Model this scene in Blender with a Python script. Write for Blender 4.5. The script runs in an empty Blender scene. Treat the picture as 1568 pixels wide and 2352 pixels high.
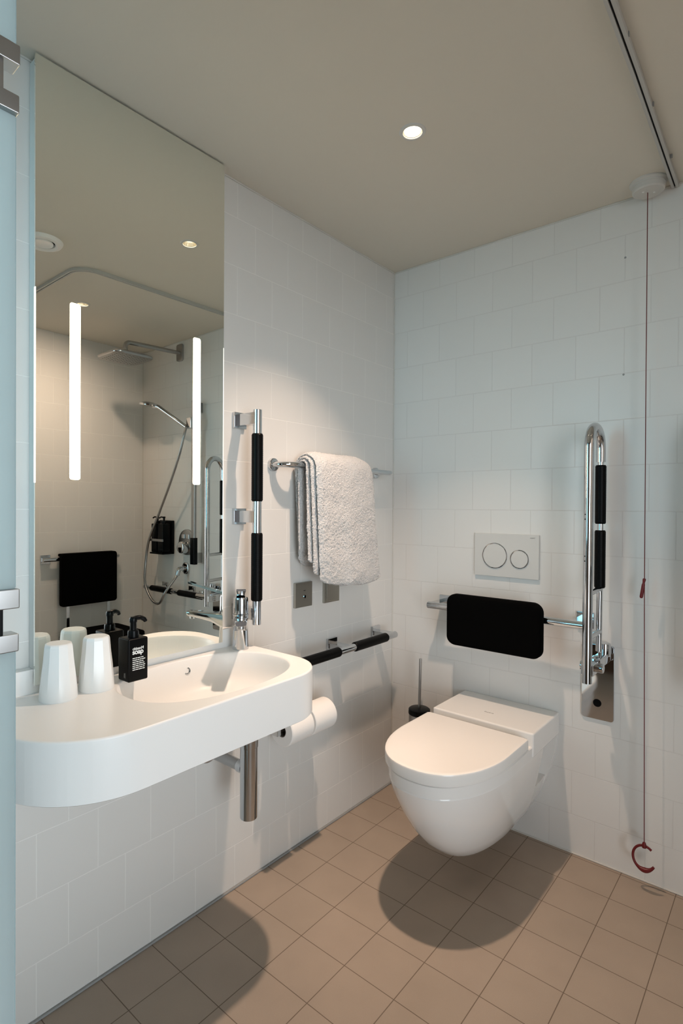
import bpy, bmesh, math, random
from mathutils import Vector, Matrix
random.seed(4)
PI = math.pi
S = bpy.context.scene
COL = S.collection

# ------------------------------------------------------------ camera
ROOM_H = 2.2266
cam_d = bpy.data.cameras.new('camera'); cam = bpy.data.objects.new('camera', cam_d); COL.objects.link(cam)
F_PX, YAW, PITCH, ROLL = 1274.94, 0.71169, -0.0088875, 0.0058129
CAM = Vector((1.33959, -2.05004, 1.21067))
fw = Vector((-math.sin(YAW)*math.cos(PITCH), math.cos(YAW)*math.cos(PITCH), math.sin(PITCH)))
r0 = Vector((math.cos(YAW), math.sin(YAW), 0)); u0 = r0.cross(fw)
rt = r0*math.cos(ROLL) + u0*math.sin(ROLL); up = -r0*math.sin(ROLL) + u0*math.cos(ROLL)
m = Matrix((rt, up, -fw)).transposed().to_4x4(); m.translation = CAM
cam.matrix_world = m
cam_d.sensor_fit = 'VERTICAL'; cam_d.sensor_height = 36; cam_d.sensor_width = 24
cam_d.lens = F_PX/2352*36
cam_d.shift_x = 52.05/2352; cam_d.shift_y = -2.12/2352
cam_d.clip_start = 0.02; cam_d.clip_end = 60
S.camera = cam

# ------------------------------------------------------------ view + light
S.view_settings.view_transform = 'Standard'; S.view_settings.look = 'None'
S.view_settings.gamma = 1; S.view_settings.use_curve_mapping = False
S.view_settings.exposure = 0.0
S.cycles.sample_clamp_indirect = 4.0
S.cycles.max_bounces = 14; S.cycles.diffuse_bounces = 7; S.cycles.glossy_bounces = 8
S.cycles.transmission_bounces = 8; S.cycles.transparent_max_bounces = 12

# sky shaped to fill the room: bright band near the horizon; weaker and cyan to the rear, brighter and more neutral towards +x
WORLD_A, WORLD_B = (0.22, 0.58, 0.72), (0.86, 0.945, 1.0); WORLD_STR, WORLD_BASE, WORLD_SIG = 9.3, 0.0, 0.27
world = bpy.data.worlds.new('fill_sky'); S.world = world; world.use_nodes = True
wn_ = world.node_tree; bg = wn_.nodes['Background']
tcw = wn_.nodes.new('ShaderNodeTexCoord'); sx_ = wn_.nodes.new('ShaderNodeSeparateXYZ'); wn_.links.new(tcw.outputs['Generated'], sx_.inputs[0])
def wmath(op, a, b=None):
    n = wn_.nodes.new('ShaderNodeMath'); n.operation = op
    for i, v in enumerate((a, b)):
        if v is None: continue
        if isinstance(v, (int, float)): n.inputs[i].default_value = v
        else: wn_.links.new(v, n.inputs[i])
    return n.outputs[0]
zz = wmath('DIVIDE', wmath('SUBTRACT', sx_.outputs[2], 0.02), WORLD_SIG)
band = wmath('POWER', 2.71828, wmath('MULTIPLY', wmath('MULTIPLY', zz, zz), -1.0))
wn_.links.new(wmath('ADD', wmath('MULTIPLY', band, WORLD_STR), WORLD_BASE), bg.inputs[1])
mxw = wn_.nodes.new('ShaderNodeMix'); mxw.data_type = 'RGBA'
mrw = wn_.nodes.new('ShaderNodeMapRange'); wn_.links.new(sx_.outputs[0], mrw.inputs[0]); mrw.inputs[1].default_value = .15; mrw.inputs[2].default_value = .5
wn_.links.new(mrw.outputs[0], mxw.inputs[0]); mxw.inputs[6].default_value = (*WORLD_A, 1); mxw.inputs[7].default_value = (*WORLD_B, 1)
wn_.links.new(mxw.outputs[2], bg.inputs[0])

LAMP_COL = (1.0, 0.735, 0.56); LAMP_W = 5.6; SHOWER_W = 3.9; LAMP_SPREAD = 82; LAMP_TILT = 5
# two unseen openings added so the shaped sky fills the room with light
YR = -2.42; ROOM_W = 2.068
REAR_OPEN = (0.03, 0.38, 1.0, 2.16)      # x0, x1, z0, z1 in the rear wall, beside the glass door
SIDE_OPEN = (-2.30, -1.35, 0.0, 2.02)    # y0, y1, z0, z1: added opening in the right wall
def portal(w, h, loc, rot):
    pd = bpy.data.lights.new('fill_portal', 'AREA'); pd.shape = 'RECTANGLE'; pd.size = w; pd.size_y = h; pd.cycles.is_portal = True
    po = bpy.data.objects.new('fill_portal', pd); COL.objects.link(po); po.location = loc; po.rotation_euler = rot
x0, x1, z0, z1 = REAR_OPEN; portal(x1-x0, z1-z0, ((x0+x1)/2, YR-.02, (z0+z1)/2), (PI/2, 0, 0))
y0, y1, z0, z1 = SIDE_OPEN; portal(y1-y0, z1-z0, (ROOM_W+.02, (y0+y1)/2, (z0+z1)/2), (PI/2, 0, PI/2))

# ------------------------------------------------------------ materials
MATS = {}
def mat(name, col=(.8,.8,.8), rough=.5, metal=0., spec=.5, coat=0., emit=None, estr=0., bump=None, trans=0., sss=0.):
    if name in MATS: return MATS[name]
    mt = bpy.data.materials.new(name); mt.use_nodes = True; nt = mt.node_tree
    p = nt.nodes['Principled BSDF']
    p.inputs['Base Color'].default_value = (*col, 1); p.inputs['Roughness'].default_value = rough
    p.inputs['Metallic'].default_value = metal; p.inputs['Specular IOR Level'].default_value = spec
    p.inputs['Coat Weight'].default_value = coat; p.inputs['Transmission Weight'].default_value = trans
    if emit: p.inputs['Emission Color'].default_value = (*emit, 1); p.inputs['Emission Strength'].default_value = estr
    tc = nt.nodes.new('ShaderNodeTexCoord')
    ns = nt.nodes.new('ShaderNodeTexNoise')
    sc, st, dist = bump if bump else (60, .02, .0005)
    ns.inputs['Scale'].default_value = sc; ns.inputs['Detail'].default_value = 3
    nt.links.new(tc.outputs['Object'], ns.inputs['Vector'])
    b = nt.nodes.new('ShaderNodeBump'); b.inputs['Strength'].default_value = st; b.inputs['Distance'].default_value = dist
    nt.links.new(ns.outputs['Fac'], b.inputs['Height']); nt.links.new(b.outputs['Normal'], p.inputs['Normal'])
    MATS[name] = mt
    return mt

def tile_mat(name, axis, off_u, off_v, bw, rh, offset, c1, c2, mortar, msize, rough, speck=0., bumpd=.0015, msmooth=.3):
    mt = bpy.data.materials.new(name); mt.use_nodes = True; nt = mt.node_tree; L = nt.links
    p = nt.nodes['Principled BSDF']
    g = nt.nodes.new('ShaderNodeNewGeometry'); sp = nt.nodes.new('ShaderNodeSeparateXYZ'); L.new(g.outputs['Position'], sp.inputs[0])
    def lin(src, mul, add):
        n = nt.nodes.new('ShaderNodeMath'); n.operation = 'MULTIPLY_ADD'; L.new(src, n.inputs[0]); n.inputs[1].default_value = mul; n.inputs[2].default_value = add
        return n.outputs[0]
    if axis == 'x':   u, v = lin(sp.outputs[1], -1, -off_u), lin(sp.outputs[2], 1, -off_v)
    elif axis == 'y': u, v = lin(sp.outputs[0], 1, -off_u), lin(sp.outputs[2], 1, -off_v)
    else:             u, v = lin(sp.outputs[0], 1, -off_u), lin(sp.outputs[1], 1, -off_v)
    cb = nt.nodes.new('ShaderNodeCombineXYZ'); L.new(u, cb.inputs[0]); L.new(v, cb.inputs[1])
    br = nt.nodes.new('ShaderNodeTexBrick'); L.new(cb.outputs[0], br.inputs['Vector'])
    br.offset = offset; br.offset_frequency = 2; br.squash = 1
    br.inputs['Scale'].default_value = 1; br.inputs['Mortar Size'].default_value = msize; br.inputs['Mortar Smooth'].default_value = msmooth
    br.inputs['Brick Width'].default_value = bw; br.inputs['Row Height'].default_value = rh; br.inputs['Bias'].default_value = 0
    br.inputs['Color1'].default_value = (*c1, 1); br.inputs['Color2'].default_value = (*c2, 1); br.inputs['Mortar'].default_value = (*mortar, 1)
    base = br.outputs['Color']
    if speck > 0:
        ns = nt.nodes.new('ShaderNodeTexNoise'); ns.inputs['Scale'].default_value = 700; ns.inputs['Detail'].default_value = 2
        L.new(g.outputs['Position'], ns.inputs['Vector'])
        n2 = nt.nodes.new('ShaderNodeTexNoise'); n2.inputs['Scale'].default_value = 7; n2.inputs['Detail'].default_value = 4
        L.new(g.outputs['Position'], n2.inputs['Vector'])
        ad = nt.nodes.new('ShaderNodeMath'); ad.operation = 'ADD'; L.new(ns.outputs['Fac'], ad.inputs[0]); L.new(n2.outputs['Fac'], ad.inputs[1])
        mr = nt.nodes.new('ShaderNodeMapRange'); L.new(ad.outputs[0], mr.inputs[0]); mr.inputs[1].default_value = .7; mr.inputs[2].default_value = 1.3
        mr.inputs[3].default_value = 1-speck; mr.inputs[4].default_value = 1+speck
        mx = nt.nodes.new('ShaderNodeVectorMath'); mx.operation = 'SCALE'; L.new(base, mx.inputs[0]); L.new(mr.outputs[0], mx.inputs['Scale'])
        base = mx.outputs[0]
    L.new(base, p.inputs['Base Color'])
    rg = nt.nodes.new('ShaderNodeMapRange'); L.new(br.outputs['Fac'], rg.inputs[0]); rg.inputs[3].default_value = rough; rg.inputs[4].default_value = .8
    L.new(rg.outputs[0], p.inputs['Roughness'])
    # gentle waviness of each glazed tile + recessed grout
    nw = nt.nodes.new('ShaderNodeTexNoise'); nw.inputs['Scale'].default_value = 9; L.new(g.outputs['Position'], nw.inputs['Vector'])
    inv = nt.nodes.new('ShaderNodeMath'); inv.operation = 'MULTIPLY_ADD'; L.new(br.outputs['Fac'], inv.inputs[0]); inv.inputs[1].default_value = -1
    L.new(nw.outputs['Fac'], inv.inputs[2])
    b = nt.nodes.new('ShaderNodeBump'); b.inputs['Strength'].default_value = .55; b.inputs['Distance'].default_value = bumpd
    L.new(inv.outputs[0], b.inputs['Height']); L.new(b.outputs['Normal'], p.inputs['Normal'])
    return mt

TW, TH = .1514, .152
GL = (.80,.795,.77)
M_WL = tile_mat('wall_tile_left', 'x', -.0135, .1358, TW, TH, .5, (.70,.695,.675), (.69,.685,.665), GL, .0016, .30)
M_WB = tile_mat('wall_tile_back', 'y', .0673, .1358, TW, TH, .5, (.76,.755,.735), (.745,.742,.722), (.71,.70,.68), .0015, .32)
M_FL = tile_mat('floor_tile', 'z', .139, -.164, .154, .1475, 0, (.375,.305,.245), (.36,.295,.235), (.16,.12,.09), .0013, .55, speck=.07, bumpd=.001)
M_CEIL = mat('ceiling_paint', (.70,.665,.585), .85, bump=(200,.05,.0005))
M_SOLID = mat('solid_surface_white', (.88,.88,.87), .32)
M_CERAM = mat('ceramic_white', (.86,.85,.83), .09, coat=.3)
M_LID = mat('lid_white', (.86,.84,.81), .18)
M_CHR = mat('chrome', (.61,.63,.65), .06, 1.)
M_BCHR = mat('brushed_chrome', (.42,.42,.42), .28, 1.)
M_STEEL = mat('satin_steel_plate', (.42,.41,.37), .38, 1.)
M_BLK = mat('black_rubber', (.0015,.0015,.0015), .42, spec=.10)
M_PAD = mat('black_foam', (.001,.001,.001), .9, spec=.05)
M_BPL = mat('black_plastic', (.0015,.002,.0025), .3, spec=.14)
M_WPL = mat('white_plastic', (.62,.61,.58), .35)
M_GPL = mat('grey_white_plastic', (.64,.64,.62), .5)
M_CUP = mat('cup_plastic', (.84,.86,.86), .28)
M_RED = mat('red_plastic', (.13,.004,.006), .4)
M_PAPER = mat('tissue_paper', (.87,.85,.82), .9, bump=(400,.3,.001))
M_CARD = mat('cardboard', (.12,.10,.08), .9)
M_TXT = mat('white_print', (.85,.88,.88), .6)
M_GTXT = mat('grey_print', (.18,.18,.18), .6)
M_SIL = mat('silicone', (.66,.65,.61), .5)
M_DSIL = mat('grey_silicone', (.30,.31,.31), .6)
M_WOOD = mat('dark_wood_door', (.10,.05,.025), .45)
M_DARK = mat('dark_void', (.01,.01,.01), .8)
M_TRACK = mat('track_aluminium', (.50,.50,.48), .45)
M_LED = mat('led_diffuser', (1,1,1), .5, emit=(1,.86,.55), estr=12)
M_EDGE = mat('edge_glow', (1,1,1), .5, emit=(1,.92,.70), estr=.85)  # emission stands in for light spilling along the mirror glass edges
M_LENS = mat('lamp_lens', (1,1,1), .5, emit=(1,.88,.70), estr=14)
M_CORD = mat('red_cord', (.14,.02,.02), .7)

# mirror
M_MIR = bpy.data.materials.new('mirror_silver'); M_MIR.use_nodes = True
_p = M_MIR.node_tree.nodes['Principled BSDF']
_p.inputs['Base Color'].default_value = (.90,.92,.87,1); _p.inputs['Metallic'].default_value = 1; _p.inputs['Roughness'].default_value = .0
# towel
M_TOW = mat('terry_cloth', (.96,.96,.96), .95, bump=(330,1.0,.012))
# frosted glass
M_GLA = bpy.data.materials.new('frosted_glass'); M_GLA.use_nodes = True
nt = M_GLA.node_tree; nt.nodes.clear()
o_ = nt.nodes.new('ShaderNodeOutputMaterial'); mx = nt.nodes.new('ShaderNodeMixShader')
tr = nt.nodes.new('ShaderNodeBsdfTranslucent'); tr.inputs[0].default_value = (.80,.90,.92,1)
gl = nt.nodes.new('ShaderNodeBsdfPrincipled'); gl.inputs['Base Color'].default_value = (.62,.70,.72,1); gl.inputs['Roughness'].default_value = .22
mx.inputs[0].default_value = .38
nt.links.new(tr.outputs[0], mx.inputs[1]); nt.links.new(gl.outputs[0], mx.inputs[2]); nt.links.new(mx.outputs[0], o_.inputs[0])
M_GEDGE = mat('glass_edge', (.30,.40,.42), .15)

# ------------------------------------------------------------ helpers
def wloc(p):
    v = Vector((0,0,0))
    while p is not None:
        v += p.location; p = p.parent
    return v
def obj(name, bm, mt, parent=None, smooth=True, angle=40, kind=None):
    """link a bmesh (world coordinates) as one mesh object"""
    if parent is not None:
        off = wloc(parent); bmesh.ops.translate(bm, verts=bm.verts, vec=-off)
    bmesh.ops.recalc_face_normals(bm, faces=bm.faces)
    me = bpy.data.meshes.new(name); bm.to_mesh(me); bm.free()
    me.materials.append(mt)
    if smooth:
        for p in me.polygons: p.use_smooth = True
        try: me.set_sharp_from_angle(angle=math.radians(angle))
        except Exception: pass
    o = bpy.data.objects.new(name, me); COL.objects.link(o)
    if smooth:
        wn = o.modifiers.new('normals', 'WEIGHTED_NORMAL'); wn.keep_sharp = True; wn.weight = 100
    if parent is not None: o.parent = parent
    if kind: o['kind'] = kind
    return o
def thing(name, label, cat, loc, group=None):
    o = bpy.data.objects.new(name, None); COL.objects.link(o); o.location = loc; o.empty_display_size = .05
    o['label'] = label; o['category'] = cat
    if group: o['group'] = group
    return o
def tag(o, label, cat, group=None):
    o['label'] = label; o['category'] = cat
    if group: o['group'] = group
    return o
def copy_tree(o, parent=None):
    c = o.copy(); COL.objects.link(c); c.parent = parent
    for ch in [x for x in bpy.data.objects if x.parent == o]: copy_tree(ch, c)
    return c
def box(bm, x0, x1, y0, y1, z0, z1, bev=0., seg=2):
    r = bmesh.ops.create_cube(bm, size=1)
    vs = r['verts']
    bmesh.ops.scale(bm, vec=(x1-x0, y1-y0, z1-z0), verts=vs)
    bmesh.ops.translate(bm, vec=((x0+x1)/2, (y0+y1)/2, (z0+z1)/2), verts=vs)
    if bev > 0:
        es = list({e for v in vs for e in v.link_edges})
        bmesh.ops.bevel(bm, geom=es, offset=bev, segments=seg, profile=.5, affect='EDGES')
    return bm
def B(*a, **k): return box(bmesh.new(), *a, **k)
def cyl(bm, a, b, r, r2=None, n=32, bev=0.):
    a, b = Vector(a), Vector(b); d = b-a; L = d.length
    r2 = r if r2 is None else r2
    if bev > 0:
        prof = [(0, 0), (r-bev, 0), (r-bev*.3, bev*.3), (r, bev), (r2, L-bev), (r2-bev*.3, L-bev*.3), (r2-bev, L), (0, L)]
    else: prof = [(0,0),(r,0),(r2,L),(0,L)]
    return lathe(bm, prof, a, d, n)
def lathe(bm, prof, base, axis=(0,0,1), n=32):
    axis = Vector(axis).normalized(); q = Vector((0,0,1)).rotation_difference(axis)
    rings = []
    for r, z in prof:
        if r <= 1e-7: rings.append([bm.verts.new(Vector(base) + q @ Vector((0,0,z)))])
        else: rings.append([bm.verts.new(Vector(base) + q @ Vector((r*math.cos(2*PI*i/n), r*math.sin(2*PI*i/n), z))) for i in range(n)])
    for A, C in zip(rings, rings[1:]):
        if len(A) == 1 and len(C) == 1: continue
        for i in range(n):
            j = (i+1) % n
            if len(A) == 1: bm.faces.new((A[0], C[i], C[j]))
            elif len(C) == 1: bm.faces.new((A[i], A[j], C[0]))
            else: bm.faces.new((A[i], A[j], C[j], C[i]))
    return bm
def smooth_path(pts, n=8):
    P = [Vector(p) for p in pts]; P = [2*P[0]-P[1]] + P + [2*P[-1]-P[-2]]; out = []
    for i in range(1, len(P)-2):
        for k in range(n):
            t = k/n; a, b, c, d = P[i-1], P[i], P[i+1], P[i+2]
            out.append(.5*((2*b) + (c-a)*t + (2*a-5*b+4*c-d)*t*t + (-a+3*b-3*c+d)*t**3))
    out.append(P[-2]); return out
def fillet(pts, r, n=8):
    P = [Vector(p) for p in pts]; out = [P[0]]
    for i in range(1, len(P)-1):
        a = (P[i-1]-P[i]).normalized(); b = (P[i+1]-P[i]).normalized()
        ang = a.angle(b); t = min(r/math.tan(ang/2), (P[i-1]-P[i]).length*.49, (P[i+1]-P[i]).length*.49) if ang < 3.1 else 0
        s, e = P[i]+a*t, P[i]+b*t
        for k in range(n+1):
            u = k/n; out.append((1-u)**2*s + 2*u*(1-u)*P[i] + u*u*e)
    out.append(P[-1]); return out
def tube(bm, path, r, n=16, cap=True, flat=1.0, nrm=None):
    P = [Vector(p) for p in path]; rings = []
    t0 = (P[1]-P[0]).normalized(); ref = Vector(nrm) if nrm else (Vector((0,0,1)) if abs(t0.z) < .9 else Vector((1,0,0)))
    N = (ref - t0*ref.dot(t0)).normalized()
    for i, p in enumerate(P):
        t = (P[min(i+1, len(P)-1)] - P[max(i-1, 0)]).normalized()
        N = (N - t*N.dot(t)).normalized(); Bn = t.cross(N)
        rr = r[i] if isinstance(r, (list, tuple)) else r
        rings.append([bm.verts.new(p + (N*math.cos(2*PI*k/n)*flat + Bn*math.sin(2*PI*k/n))*rr) for k in range(n)])
    for A, C in zip(rings, rings[1:]):
        for k in range(n): bm.faces.new((A[k], A[(k+1)%n], C[(k+1)%n], C[k]))
    if cap: bm.faces.new(rings[0][::-1]); bm.faces.new(rings[-1])
    return bm
def rrect(w, h, r, n=6):
    pts = []
    for cx, cy, a0 in ((w/2-r, h/2-r, 0), (-w/2+r, h/2-r, PI/2), (-w/2+r, -h/2+r, PI), (w/2-r, -h/2+r, 1.5*PI)):
        for k in range(n+1):
            a = a0 + PI/2*k/n; pts.append((cx+r*math.cos(a), cy+r*math.sin(a)))
    return pts
def prism(bm, pts2, to3, d0, d1, bev=0., seg=2):
    """extrude a 2d outline; to3(u, v, depth) gives the point"""
    prof = [(d0, 0)]
    if bev > 0:
        prof = [(d0, bev)] if False else [(d0, 0)]
        for k in range(seg+1):
            a = PI/2*k/seg; prof.append((d1-bev+bev*math.sin(a), bev*(1-math.cos(a))))
    else: prof.append((d1, 0))
    cx = sum(p[0] for p in pts2)/len(pts2); cy = sum(p[1] for p in pts2)/len(pts2)
    n = len(pts2); rings = []
    # inward offset by vertex normals
    def off(i, e):
        a, b, c = pts2[i-1], pts2[i], pts2[(i+1) % n]
        tx, ty = c[0]-a[0], c[1]-a[1]; L = math.hypot(tx, ty) or 1
        nx, ny = -ty/L, tx/L
        if (cx-b[0])*nx + (cy-b[1])*ny < 0: nx, ny = -nx, -ny
        return b[0]+nx*e, b[1]+ny*e
    for d, e in prof:
        rings.append([bm.verts.new(Vector(to3(*(off(i, e) if e else pts2[i]), d))) for i in range(n)])
    for A, C in zip(rings, rings[1:]):
        for k in range(n): bm.faces.new((A[k], A[(k+1)%n], C[(k+1)%n], C[k]))
    bm.faces.new(rings[0][::-1]); bm.faces.new(rings[-1])
    return bm
def text_bm(s, size, extr, M4, bold=0., space=1.0, align='LEFT'):
    cu = bpy.data.curves.new('t', 'FONT'); cu.body = s; cu.size = size; cu.extrude = extr; cu.offset = bold; cu.space_character = space; cu.align_x = align
    o = bpy.data.objects.new('t', cu); COL.objects.link(o)
    dg = bpy.context.evaluated_depsgraph_get(); me = bpy.data.meshes.new_from_object(o.evaluated_get(dg))
    bm = bmesh.new(); bm.from_mesh(me); bmesh.ops.transform(bm, matrix=M4, verts=bm.verts)
    bpy.data.objects.remove(o); bpy.data.curves.remove(cu); bpy.data.meshes.remove(me)
    return bm
def frame(origin, u, v):
    u, v = Vector(u).normalized(), Vector(v).normalized(); w = u.cross(v)
    M = Matrix((u, v, w)).transposed().to_4x4(); M.translation = Vector(origin); return M

# ------------------------------------------------------------ setting
W = ROOM_W; H = ROOM_H
obj('floor', B(-.1, W+.1, YR-.1, .1, -.08, 0), M_FL, smooth=False, kind='structure')
def ceiling_mesh():
    """slab with two round cut-outs for the recessed downlights"""
    bm = bmesh.new(); holes = [(.539, -.742), (1.49, -.70)]; r = .0255
    xs = [-.1, .539-.06, .539+.06, 1.49-.06, 1.49+.06, W+.1]
    def quad(x0, x1, y0, y1): bm.faces.new([bm.verts.new((x, y, H)) for x, y in ((x0,y0),(x0,y1),(x1,y1),(x1,y0))])
    for i in range(5):
        h = {1: 0, 3: 1}.get(i)
        if h is None: quad(xs[i], xs[i+1], YR-.1, .1)
        else:
            cx, cy = holes[h]; quad(xs[i], xs[i+1], YR-.1, cy-.06); quad(xs[i], xs[i+1], cy+.06, .1)
            n = 32; inner = []; outer = []
            for k in range(n):
                a = 2*PI*(k+.0)/n; c, s = math.cos(a), math.sin(a); t = .06/max(abs(c), abs(s))
                inner.append(bm.verts.new((cx+r*c, cy+r*s, H))); outer.append(bm.verts.new((cx+t*c, cy+t*s, H)))
            for k in range(n): bm.faces.new((inner[k], inner[(k+1)%n], outer[(k+1)%n], outer[k]))
    bmesh.ops.remove_doubles(bm, verts=bm.verts, dist=1e-5)
    b2 = box(bm, -.1, W+.1, YR-.1, .1, H+.06, H+.12)
    return b2
obj('ceiling', ceiling_mesh(), M_CEIL, smooth=False, kind='structure')
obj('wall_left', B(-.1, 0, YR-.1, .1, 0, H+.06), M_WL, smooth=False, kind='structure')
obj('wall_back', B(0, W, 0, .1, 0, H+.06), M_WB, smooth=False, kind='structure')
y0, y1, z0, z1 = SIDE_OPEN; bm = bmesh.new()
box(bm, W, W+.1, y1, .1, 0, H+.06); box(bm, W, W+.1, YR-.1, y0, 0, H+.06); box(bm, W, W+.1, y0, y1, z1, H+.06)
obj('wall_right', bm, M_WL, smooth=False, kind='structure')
x0, x1, z0, z1 = REAR_OPEN; bm = bmesh.new()
box(bm, 0, x0, YR-.1, YR, 0, H+.06); box(bm, x0, x1, YR-.1, YR, z1, H+.06); box(bm, x0, x1, YR-.1, YR, 0, z0); box(bm, x1, W, YR-.1, YR, 0, H+.06)
obj('wall_rear', bm, M_WOOD, smooth=False, kind='structure')
# white sealant lines where the planes meet
obj('trim_1', B(0, .004, YR, 0, H-.005, H, bev=.0015), M_SIL, kind='structure')
obj('trim_2', B(.004, W, -.004, 0, H-.005, H, bev=.0015), M_SIL, kind='structure')
obj('trim_3', B(0, .004, -.004, 0, 0.006, H-.005, bev=.0015), M_SIL, kind='structure')
obj('trim_4', B(0, .007, YR, 0, 0, .006, bev=.002), M_DSIL, kind='structure')
obj('trim_5', B(.007, W, -.005, 0, 0, .005, bev=.002), M_SIL, kind='structure')
obj('trim_6', B(W-.004, W, -.004, 0, 0.006, H-.005, bev=.0015), M_SIL, kind='structure')

# ------------------------------------------------------------ downlights
def downlight(x, y, label):
    t = thing('ceiling_downlight', label, 'ceiling light', (x, y, H), 'recessed round ceiling downlights')
    ring = lathe(bmesh.new(), [(.0255,-.001),(.0262,-.003),(.0345,-.0022),(.036,0),(.0255,0),(.0255,-.001)], (x, y, H), n=48)
    obj('trim_ring', ring, M_GPL, t)
    can = lathe(bmesh.new(), [(.0252,.001),(.0238,.012),(.019,.028),(.0185,.04),(0,.04)], (x, y, H), n=40)
    obj('reflector', can, MATS.setdefault('x', mat('reflector_metal', (.9,.85,.75), .2, 1.)), t)
    obj('lens', lathe(bmesh.new(), [(0,.020),(.010,.0195),(.0185,.021),(.0188,.024),(0,.025)], (x, y, H), n=40), M_LENS, t)
    return t
def lamp(x, y, w, spread, parent):
    ld = bpy.data.lights.new('downlight_beam', 'AREA'); ld.shape = 'DISK'; ld.size = .045; ld.energy = w; ld.color = LAMP_COL
    ld.spread = math.radians(spread); ld.use_shadow = True
    try: ld.cycles.use_multiple_importance_sampling = False
    except Exception: pass
    o = bpy.data.objects.new('downlight_beam', ld); COL.objects.link(o); o.parent = parent; o.location = (0, 0, -.004); o.rotation_euler = (0, math.radians(LAMP_TILT), 0)
    o.visible_camera = False; o.visible_glossy = True
    return o
d1 = downlight(.539, -.742, 'round recessed ceiling downlight above the toilet area'); lamp(.539, -.742, LAMP_W, LAMP_SPREAD, d1)
d2 = copy_tree(d1); d2.location = (1.49, -.70, H)
d2['label'] = 'round recessed ceiling downlight over the shower, seen in the mirror beside the left light strip'
for c in list(bpy.data.objects):
    if c.parent == d2 and c.type == 'LIGHT':
        c.data = c.data.copy(); c.data.energy = SHOWER_W; c.data.spread = math.radians(120); c.rotation_euler = (0, math.radians(-32), 0)

# ------------------------------------------------------------ mirror
ML, MR_, MB, MT = -1.521, -.981, .802, 2.221
t = thing('wall_mirror', 'tall frameless mirror with two glowing vertical light strips above the washbasin', 'mirror', (0.0, (ML+MR_)/2, MB))
obj('back_box', B(.0, .034, ML+.003, MR_-.003, .8355, MT-.004, bev=.001), M_GPL, t)
glass = obj('mirror_glass', B(.034, .040, ML, MR_, MB, MT), M_MIR, t, smooth=False)
def strip(yc):
    return prism(bmesh.new(), rrect(.0255, .417, .006), lambda u, v, d: (d, yc+u, 1.4785+v), .0395, .0404)
obj('light_strip', strip(-1.430), M_LED, t); obj('light_strip', strip(-1.0785), M_LED, t)
obj('edge_glow', B(.0335, .0403, MR_-.0018, MR_+.0004, .90, 1.68), M_EDGE, t)
obj('edge_glow', B(.0335, .0403, ML-.0004, ML+.0014, 1.26, 1.70), M_EDGE, t)

# ------------------------------------------------------------ washbasin
ZT, ZB = .780, .660
def basin_outline():
    pts = [(0.0, -.884)]
    cx, cy, r = .255, -1.014, .130
    for k in range(17):
        a = PI/2 - PI/2*k/16; pts.append((cx+r*math.cos(a), cy+r*math.sin(a)))
    cx, cy, r = .187, -1.457, .2
    for k in range(21):
        a = -PI/2*k/20; pts.append((cx+r*math.cos(a), cy+r*math.sin(a)))
    pts.append((0.0, -1.657))
    return pts
BO = basin_outline()
def ray_poly(c, a, poly):
    d = (math.cos(a), math.sin(a)); best = None
    for i in range(len(poly)):
        p, q = poly[i], poly[(i+1) % len(poly)]
        ex, ey = q[0]-p[0], q[1]-p[1]; den = d[0]*ey - d[1]*ex
        if abs(den) < 1e-12: continue
        tt = ((p[0]-c[0])*ey - (p[1]-c[1])*ex)/den; ss = ((p[0]-c[0])*d[1] - (p[1]-c[1])*d[0])/den
        if tt > 0 and -1e-9 <= ss <= 1+1e-9 and (best is None or tt < best): best = tt
    return (c[0]+d[0]*best, c[1]+d[1]*best)
BC = (.200, -1.155); AX, AY = .153, .232
def bowl_pt(a, s):
    c, sn = math.cos(a), math.sin(a); n = 2.35
    r = (abs(c/AX)**n + abs(sn/AY)**n)**(-1/n)
    return (BC[0]+c*r*s, BC[1]+sn*r*s)
def basin_mesh():
    bm = bmesh.new()
    angs = sorted(set([2*PI*i/160 for i in range(160)] + [math.atan2(p[1]-BC[1], p[0]-BC[0]) % (2*PI) for p in BO]))
    angs = [a for i, a in enumerate(angs) if i == 0 or a-angs[i-1] > 1e-4]; n = len(angs)
    outer = [ray_poly(BC, a, BO) for a in angs]
    def ring(fn, z): return [bm.verts.new((*fn(i), z)) for i in range(n)]
    def inset(e):
        def f(i):
            x, y = outer[i]; dx, dy = BC[0]-x, BC[1]-y
            # offset along the local outline normal, never on the wall side
            a, b = outer[i-1], outer[(i+1) % n]; tx, ty = b[0]-a[0], b[1]-a[1]; L = math.hypot(tx, ty) or 1
            nx, ny = -ty/L, tx/L
            if nx*dx+ny*dy < 0: nx, ny = -nx, -ny
            if x < .002: return (x, y)
            return (x+nx*e, y+ny*e)
        return f
    rings = [ring(inset(.002), ZB), ring(inset(0), ZB+.002), ring(inset(0), ZT-.005), ring(inset(.0015), ZT-.0015), ring(inset(.005), ZT)]
    prof = [(1.03, ZT), (1.012, ZT-.0008), (1.0, ZT-.004), (.985, ZT-.014), (.95, ZT-.040), (.90, ZT-.062), (.82, ZT-.080), (.70, ZT-.092), (.5, ZT-.098), (.25, ZT-.101), (.08, ZT-.103)]
    for s, z in prof: rings.append(ring(lambda i, s=s: bowl_pt(angs[i], s), z))
    for A, C in zip(rings, rings[1:]):
        for k in range(n): bm.faces.new((A[k], A[(k+1)%n], C[(k+1)%n], C[k]))
    bm.faces.new(rings[0]); bm.faces.new(rings[-1])
    return bm
t = thing('washbasin', 'wall hung white washbasin with integrated counter and oval bowl under the mirror', 'washbasin', (0.0, -1.27, ZB))
obj('basin', basin_mesh(), M_SOLID, t, angle=50)
obj('upstand', B(0.0, .024, -1.655, -.905, ZT-.001, .835, bev=.002), M_SOLID, t)
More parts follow.
